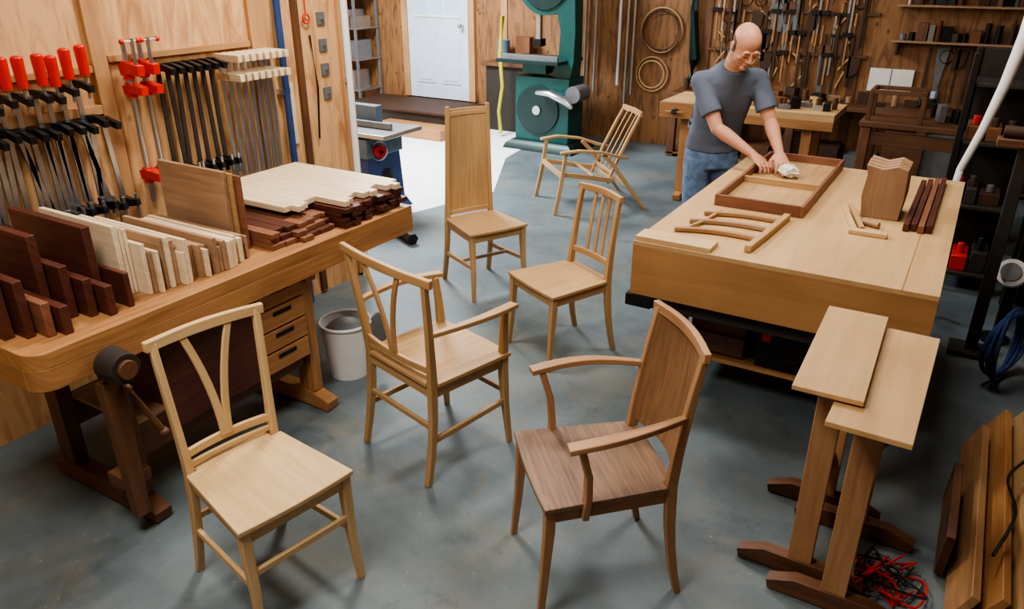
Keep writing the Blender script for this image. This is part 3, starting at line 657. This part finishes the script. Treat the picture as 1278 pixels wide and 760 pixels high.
def door():
    b=MB();x0,x1=-6.80,-5.83;z0=.28
    b.bx(x0,x1,YB-.05,YB-.003,z0,z0+2.03,M['bluewhite'])
    for xa,xb in((x0+.12,(x0+x1)/2-.05),((x0+x1)/2+.05,x1-.12)):
        for za,zb in((z0+.2,z0+.85),): 
            b.bx(xa,xb,YB-.062,YB-.05,za,zb,M['bluewhite']);b.bx(xa+.04,xb-.04,YB-.07,YB-.062,za+.04,zb-.04,M['bluewhite'])
    b.bx(x0+.14,x1-.14,YB-.058,YB-.05,z0+1.05,z0+1.85,M['glass']);
    for k in range(1,3): xx=lerp(x0+.14,x1-.14,k/3);b.bx(xx-.012,xx+.012,YB-.066,YB-.058,z0+1.05,z0+1.85,M['white'])
    for k in range(0,4): zz=lerp(z0+1.05,z0+1.85,k/3);b.bx(x0+.12,x1-.12,YB-.066,YB-.058,zz-.014,zz+.014,M['white'])
    b.cyl((x1-.07,YB-.05,z0+.95),(x1-.07,YB-.12,z0+.95),.015,M['steel']);b.ball((x1-.07,YB-.13,z0+.95),.03,M['steel']);b.obj('door_1',bevel=.003)
    b=MB();b.bx(x0-.1,x0-.005,YB-.06,YB-.001,z0,z0+2.13,M['trim']);b.bx(x1+.005,x1+.1,YB-.06,YB-.001,z0,z0+2.13,M['trim']);b.bx(x0-.1,x1+.1,YB-.06,YB-.001,z0+2.035,z0+2.13,M['trim']);b.obj('door_trim')
    b=MB();b.bx(-7.3,-5.5,7.75,YB-.07,.005,.24,M['dark']);b.bx(-7.3,-5.5,7.72,YB-.07,.24,.27,M['dkbrown'],ax=0);b.bx(-6.5,-5.45,7.40,7.75,0.005,.13,M['bench']);b.obj('door_step_platform',bevel=.003)
door()
b=MB()
for x in(-8.1,-7.34):
    for y in(8.15,8.6): b.bx(x-.015,x+.015,y-.015,y+.015,.005,2,M['gray'])
for z in(.35,.75,1.15,1.55,1.95):
    b.bx(-8.12,-7.32,8.13,8.62,z,z+.02,M['steel']);x=-8.05
    while x<-7.45: w=random.uniform(.1,.2);b.bx(x,x+w*.85,8.2,8.5,z+.02,z+.02+random.uniform(.1,.25),M[random.choice(['gray','blue','brown','dkbrown','dark','steel'])]);x+=w
b.obj('metal_storage_shelf')
# ------------------------------------------------------------------ bandsaw
def bandsaw():
    b=MB();T=M['teal'];D=M['teald'];cx,cy=-4.22,7.85
    b.loft([(cx,cy,0.0),(cx,cy,.06),(cx,cy,.1)],[(.90,.6),(.85,.55),(.74,.45)],D,up=(0,1,0))
    b.box((cx,cy,.45),(.68,.36,.72),T)
    b.cyl((cx-.05,cy-.2,.45),(cx-.05,cy-.18,.45),.27,D,32)
    b.cyl((cx-.05,cy-.22,.45),(cx-.05,cy-.2,.45),.05,M['steel'],16)
    b.loft([(cx+.20,cy,.8),(cx+.25,cy,1.0),(cx+.26,cy,1.3),(cx+.22,cy,1.62)],[(.24,.26),(.19,.2),(.18,.18),(.24,.2)],T,up=(0,1,0))
    b.box((cx-.12,cy-.02,.98),(.78,.62,.035),M['teald'])
    b.box((cx-.12,cy,.90),(.3,.3,.12),T);b.box((cx-.12,cy-.25,1.02),(.7,.03,.06),M['gray'])
    b.cyl((cx-.02,cy-.10,1.80),(cx-.02,cy+.10,1.80),.35,T,36);b.cyl((cx-.02,cy-.13,1.80),(cx-.02,cy-.1,1.80),.29,D,36)
    b.box((cx-.14,cy,1.35),(.05,.06,.36),M['steel']);b.box((cx-.14,cy,1.16),(.1,.12,.08),M['black']);b.box((cx-.14,cy,1.1),(.003,.02,.4),M['steel'])
    b.cyl((cx+.42,cy-.25,.66),(cx+.42,cy+.02,.66),.09,M['gray'],24)
    b.loft([(cx-.0,cy-.28,.66),(cx+.18,cy-.32,.67),(cx+.38,cy-.33,.60),(cx+.46,cy-.33,.53)],[(.08,.05),(.12,.08),(.12,.09),(.05,.04)],M['steel'],n=14)
    b.obj('band_saw',bevel=.01)
bandsaw()
b=MB();b.tube([(-5.02,8.14,1.4),(-5.05,8.12,1.0),(-5.0,8.1,.6),(-5.04,8.08,.3),(-5.0,8.05,.04)],.025,M['yellow'],10);b.obj('yellow_hose')
b=MB();b.bx(-5.4,-4.75,8.35,8.6,0.005,.8,M['dark']);b.bx(-5.45,-4.7,8.3,8.62,.8,.84,M['bench_dk']);b.cyl((-5.2,8.45,.84),(-5.2,8.45,1.1),.08,M['bluegray']);b.bx(-5.0,-4.8,8.4,8.5,.84,1.15,M['brown']);b.obj('storage_cabinet',bevel=.003)
# ------------------------------------------------------------------ machine behind left bench
def machine():
    b=MB();x,y=-4.46,4.93;B=M['bluegray']
    b.loft([(x,y,0),(x,y,.1),(x,y,.5)],[(.6,.55),(.5,.45),(.46,.42)],M['blue'],up=(0,1,0))
    b.box((x,y,.58),(.50,.46,.16),B);b.box((x-.02,y,.70),(.95,.5,.035),M['steel'])
    b.box((x+.02,y-.24,.60),(.16,.03,.16),M['black'])
    b.torus((x+.26,y-.10,.55),.075,.010,M['steel'],ax=(1,-.4,0));b.cyl((x+.23,y-.09,.55),(x+.30,y-.12,.55),.05,M['red'],20);b.cyl((x+.20,y-.08,.55),(x+.33,y-.13,.55),.015,M['black'])
    b.box((x-.05,y+.1,.80),(.35,.08,.16),B);b.box((x-.05,y-.02,.745),(.8,.03,.05),M['gray'])
    b.obj('table_saw',bevel=.008)
    cable('flex_dust_hose',[(-4.02,4.72,.42),(-3.92,4.60,.36),(-3.84,4.54,.2),(-3.82,4.50,.05),(-3.7,4.45,.045),(-3.5,4.35,.045)],.045,M['black'])
machine()
# ------------------------------------------------------------------ man
def build_man():
    root=bpy.data.objects.new('man',None);SC.objects.link(root);B0=Vector((-1.375,4.74,0));root.location=B0
    F=Vector((.64,-.77,0)).normalized();Rt=Vector((F.y,-F.x,0));UZ=Vector((0,0,1))
    def P(f,r,z): return B0+F*f+Rt*r+Vector((0,0,z))
    def remesh(mb,name,mat,vox,sm=3):
        o=mb.obj(name,local=True);
        r=o.modifiers.new('r','REMESH');r.mode='VOXEL';r.voxel_size=vox
        s=o.modifiers.new('s','SMOOTH');s.factor=.5;s.iterations=sm
        dg=bpy.context.evaluated_depsgraph_get();dg.update();nm=bpy.data.meshes.new_from_object(o.evaluated_get(dg))
        o.modifiers.clear();o.data=nm;nm.materials.clear()
        for m in (mat if isinstance(mat,list) else [mat]): nm.materials.append(m)
        for p in nm.polygons: p.use_smooth=True;p.material_index=0
        nm.transform(Matrix.Translation(-B0));o.parent=root;return o
    S=M['skin'];b=MB()
    b.loft([P(0,0,.90),P(.02,0,1.05),P(.09,0,1.25),P(.14,0,1.36),P(.165,0,1.42)],[(.28,.19),(.25,.17),(.28,.18),(.28,.15),(.14,.13)],S,up=F,n=20)
    b.loft([P(.14,0,1.36),P(.18,0,1.45),P(.225,0,1.51)],[(.13,.13),(.112,.118),(.11,.12)],S,up=F,n=16)
    sh={1:P(.12,.172,1.350),-1:P(.145,-.172,1.360)};el={1:P(.265,.10,1.10),-1:P(.255,-.235,1.12)};wr={1:P(.46,-.05,.985),-1:P(.50,-.185,1.0)};hd={1:P(.53,-.08,.945),-1:P(.57,-.175,.955)}
    for s in(1,-1):
        a,e,w,h=sh[s],el[s],wr[s],hd[s]
        b.loft([a,a.lerp(e,.35),a.lerp(e,.75),e,e.lerp(w,.25),e.lerp(w,.6),w],[(.09,.09),(.092,.095),(.084,.088),(.078,.080),(.084,.084),(.066,.066),(.054,.044)],S,n=14)
        b.ball(a,.050,S);b.ball(e,.040,S)
        d=(h-w).normalized();sidev=d.cross(UZ).normalized();nrm=sidev.cross(d)
        b.loft([w,w+d*.03,w+d*.06,w+d*.09],[(.054,.04),(.072,.034),(.086,.03),(.084,.022)],S,n=12,up=nrm)
        for i,L in enumerate((.074,.084,.078,.060)):
            off=(-.033+.022*i)*s;fan=sidev*((-.14+.09*i)*s)
            q0=w+d*.075+sidev*off;q1=q0+(d+fan)*L*.45+nrm*.002;q2=q1+(d*.75+fan*.6-nrm*.65)*L*.33;q3=q2+(d*.35-nrm*.93)*L*.26
            b.tube([q0,q1,q2,q3],[.0094,.0088,.0080,.0072],S,8,up=sidev);b.ball(q3,.0074,S,nu=8,nv=6);b.ball(q1,.0092,S,nu=8,nv=6)
        q0=w+d*.022-sidev*.026*s;q1=q0-sidev*.030*s+d*.030-nrm*.012;q2=q1+d*.030-nrm*.020+sidev*.002*s
        b.tube([q0,q1,q2],[.014,.0115,.009],S,8,up=nrm);b.ball(q2,.009,S,nu=8,nv=6);b.ball(q1,.0115,S,nu=8,nv=6)
    n=(F*.80-UZ*.60).normalized();u=(UZ-n*n.z).normalized();r=n.cross(u)
    HR=Matrix((r,n,u)).transposed();HC=P(.285,-.01,1.570)
    H=lambda rr,nn,uu: HC+r*rr+n*nn+u*uu
    b.ball(H(0,-.012,.022),(.075,.096,.086),S,R=HR,nu=28,nv=18)
    b.ball(H(0,.030,-.030),(.064,.062,.080),S,R=HR,nu=24,nv=16)
    b.loft([H(0,.02,-.03),H(0,.035,-.075),H(0,.052,-.108)],[(.120,.10),(.100,.085),(.052,.05)],S,up=n,n=16)
    b.ball(H(0,.070,-.108),(.022,.018,.016),S,R=HR)
    for s in(-1,1):
        b.ball(H(s*.040,.062,-.034),(.022,.020,.016),S,R=HR)
        b.ball(H(s*.077,-.006,-.016),(.008,.019,.032),S,R=HR);b.ball(H(s*.080,-.012,-.004),(.009,.012,.016),S,R=HR)
        b.ball(H(s*.028,.084,.012),(.026,.010,.008),S,R=HR)
        b.ball(H(s*.030,.076,-.010),(.016,.012,.011),S,R=HR)
    b.loft([H(0,.084,.010),H(0,.096,-.010),H(0,.114,-.036),H(0,.098,-.048)],[(.016,.016),(.018,.020),(.024,.022),(.022,.012)],S,up=u,n=10)
    for s in(-1,1): b.ball(H(s*.012,.098,-.040),(.009,.010,.008),S,R=HR)
    b.ball(H(0,.088,-.066),(.024,.012,.007),S,R=HR);b.ball(H(0,.084,-.080),(.021,.012,.008),S,R=HR)
    b.loft([HC-u*.02-n*.02,HC-u*.09-n*.03,P(.19,0,1.46)],[(.11,.12),(.108,.115),(.12,.125)],S,up=n,n=14)
    o=remesh(b,'body',[M['skin'],M['hair'],M['lip']],.0036,2)
    me=o.data;loc=HC-B0
    for p in me.polygons:
        d=p.center-loc;a,c,e=d.dot(r),d.dot(n),d.dot(u)
        if d.length<.16:
            top=.040-.25*max(0,c+.02)
            if e>-.07 and e<top and c<.018 and (abs(a)>.05 or c<-.06) and not(abs(a)>.0785): p.material_index=1
            if abs(e+.0735)<.0035 and abs(a)<.022 and c>.08: p.material_index=2
    eb=MB()
    for s in(-1,1):
        eb.loft([H(s*.017,.0875,-.013),H(s*.030,.0905,-.016),H(s*.043,.084,-.013)],[(.003,.002),(.004,.003),(.003,.002)],M['eye'],up=n,n=6)
        eb.loft([H(s*.012,.0935,.013),H(s*.030,.0945,.019),H(s*.048,.083,.013)],[(.004,.004),(.006,.004),(.003,.003)],M['hair'],up=n,n=6)
    e=eb.obj('eyes_and_brows',local=True);e.data.transform(Matrix.Translation(-B0));e.parent=root
    T=M['shirt'];b=MB()
    b.loft([P(-.01,0,.93),P(0,0,.99),P(.03,0,1.08),P(.08,0,1.22),P(.11,0,1.31),P(.14,0,1.375),P(.16,0,1.415),P(.172,0,1.438)],[(.345,.25),(.335,.24),(.32,.225),(.345,.245),(.37,.235),(.33,.20),(.215,.17),(.165,.158)],T,up=F,n=28)
    for s in(1,-1):
        a,e=sh[s],el[s];c=P(.15,.05*s,1.375)
        b.loft([c,c.lerp(a,.5),a],[(.12,.10),(.12,.112),(.116,.120)],T,n=16)
        b.loft([a,a.lerp(e,.3),a.lerp(e,.70)],[(.116,.118),(.116,.120),(.126,.134)],T,up=F,n=18);b.ball(a,.060,T)
    b.ball(P(.075,0,1.31),(.15,.12,.11),T,R=Matrix((Rt,F,UZ)).transposed())
    random.seed(6)
    for k in range(11):
        z=.96+.03*k;r0=random.uniform(-.06,.06);f0=.105+.03*(z-1)-abs(r0)*.2;dr=random.uniform(.04,.06)
        b.loft([P(f0-.014,r0-dr,z+random.uniform(-.03,.05)),P(f0+.008,r0,z),P(f0-.014,r0+dr,z+random.uniform(-.02,.05))],[(.010,.010),(.022,.020),(.010,.010)],T,up=F,n=8)
    for k in range(6):
        z=.97+.04*k;f0=random.uniform(-.03,.04);b.loft([P(f0-.06,.140,z+.03),P(f0,.160,z),P(f0+.06,.135,z+.03)],[(.01,.01),(.02,.018),(.01,.01)],T,up=Rt,n=8)
    remesh(b,'tshirt',T,.006,5)
    J=M['jeans'];b=MB()
    b.loft([P(-.01,0,.98),P(-.015,0,.90),P(-.01,0,.80)],[(.315,.225),(.345,.25),(.33,.24)],J,up=F,n=24)
    for s in(1,-1):
        b.loft([P(-.01,.085*s,.86),P(.0,.09*s,.68),P(.0,.095*s,.48),P(-.01,.10*s,.28),P(-.03,.105*s,.05)],[(.18,.20),(.165,.175),(.13,.135),(.125,.13),(.12,.13)],J,up=F,n=16)
    remesh(b,'jeans',J,.009,3)
    b=MB()
    for s in(1,-1): b.loft([P(-.10,.105*s,.045),P(-.03,.108*s,.055),P(.06,.115*s,.045),P(.15,.12*s,.032)],[(.075,.085),(.085,.105),(.10,.085),(.07,.05)],M['shoe'],n=14)
    o=b.obj('shoes',local=True);o.data.transform(Matrix.Translation(-B0));o.parent=root
    b=MB();c=hd[-1]+F*.07+Vector((.01,0,-.022));b.ball(c,(.055,.05,.030),M['paper'],nu=14,nv=10)
    random.seed(4)
    for i in range(len(b.v)): b.v[i]=b.v[i]+Vector([random.uniform(-.011,.011) for _ in range(3)])
    b.obj('polishing_rag')
build_man()
# ------------------------------------------------------------------ lights
def area(name,loc,rot,size,power,col=(1,.92,.82),sy=None):
    l=bpy.data.lights.new(name,'AREA');l.energy=power;l.color=col;l.size=size
    if sy: l.shape='RECTANGLE';l.size_y=sy
    o=bpy.data.objects.new(name,l);o.location=loc;o.rotation_euler=rot;SC.objects.link(o);return o
area('ceiling_lamp_front',(-1.4,.5,3.0),(math.radians(10),0,0),.8,72)
area('ceiling_lamp_left',(-2.5,2.9,3.05),(0,0,0),.5,64)
area('ceiling_lamp_mid',(-.6,4.0,3.05),(0,0,0),.7,44)
area('ceiling_lamp_back',(-1.8,6.6,3.05),(0,0,0),.9,24)
area('recess_daylight_fill',(-5.5,6.0,3.05),(0,0,0),1.2,360,(.92,.97,1))  # added area light standing in for daylight over the recess floor
w=bpy.data.worlds.new('w');bpy.context.scene.world=w;w.use_nodes=True
w.node_tree.nodes['Background'].inputs[0].default_value=(.6,.65,.7,1);w.node_tree.nodes['Background'].inputs[1].default_value=.3
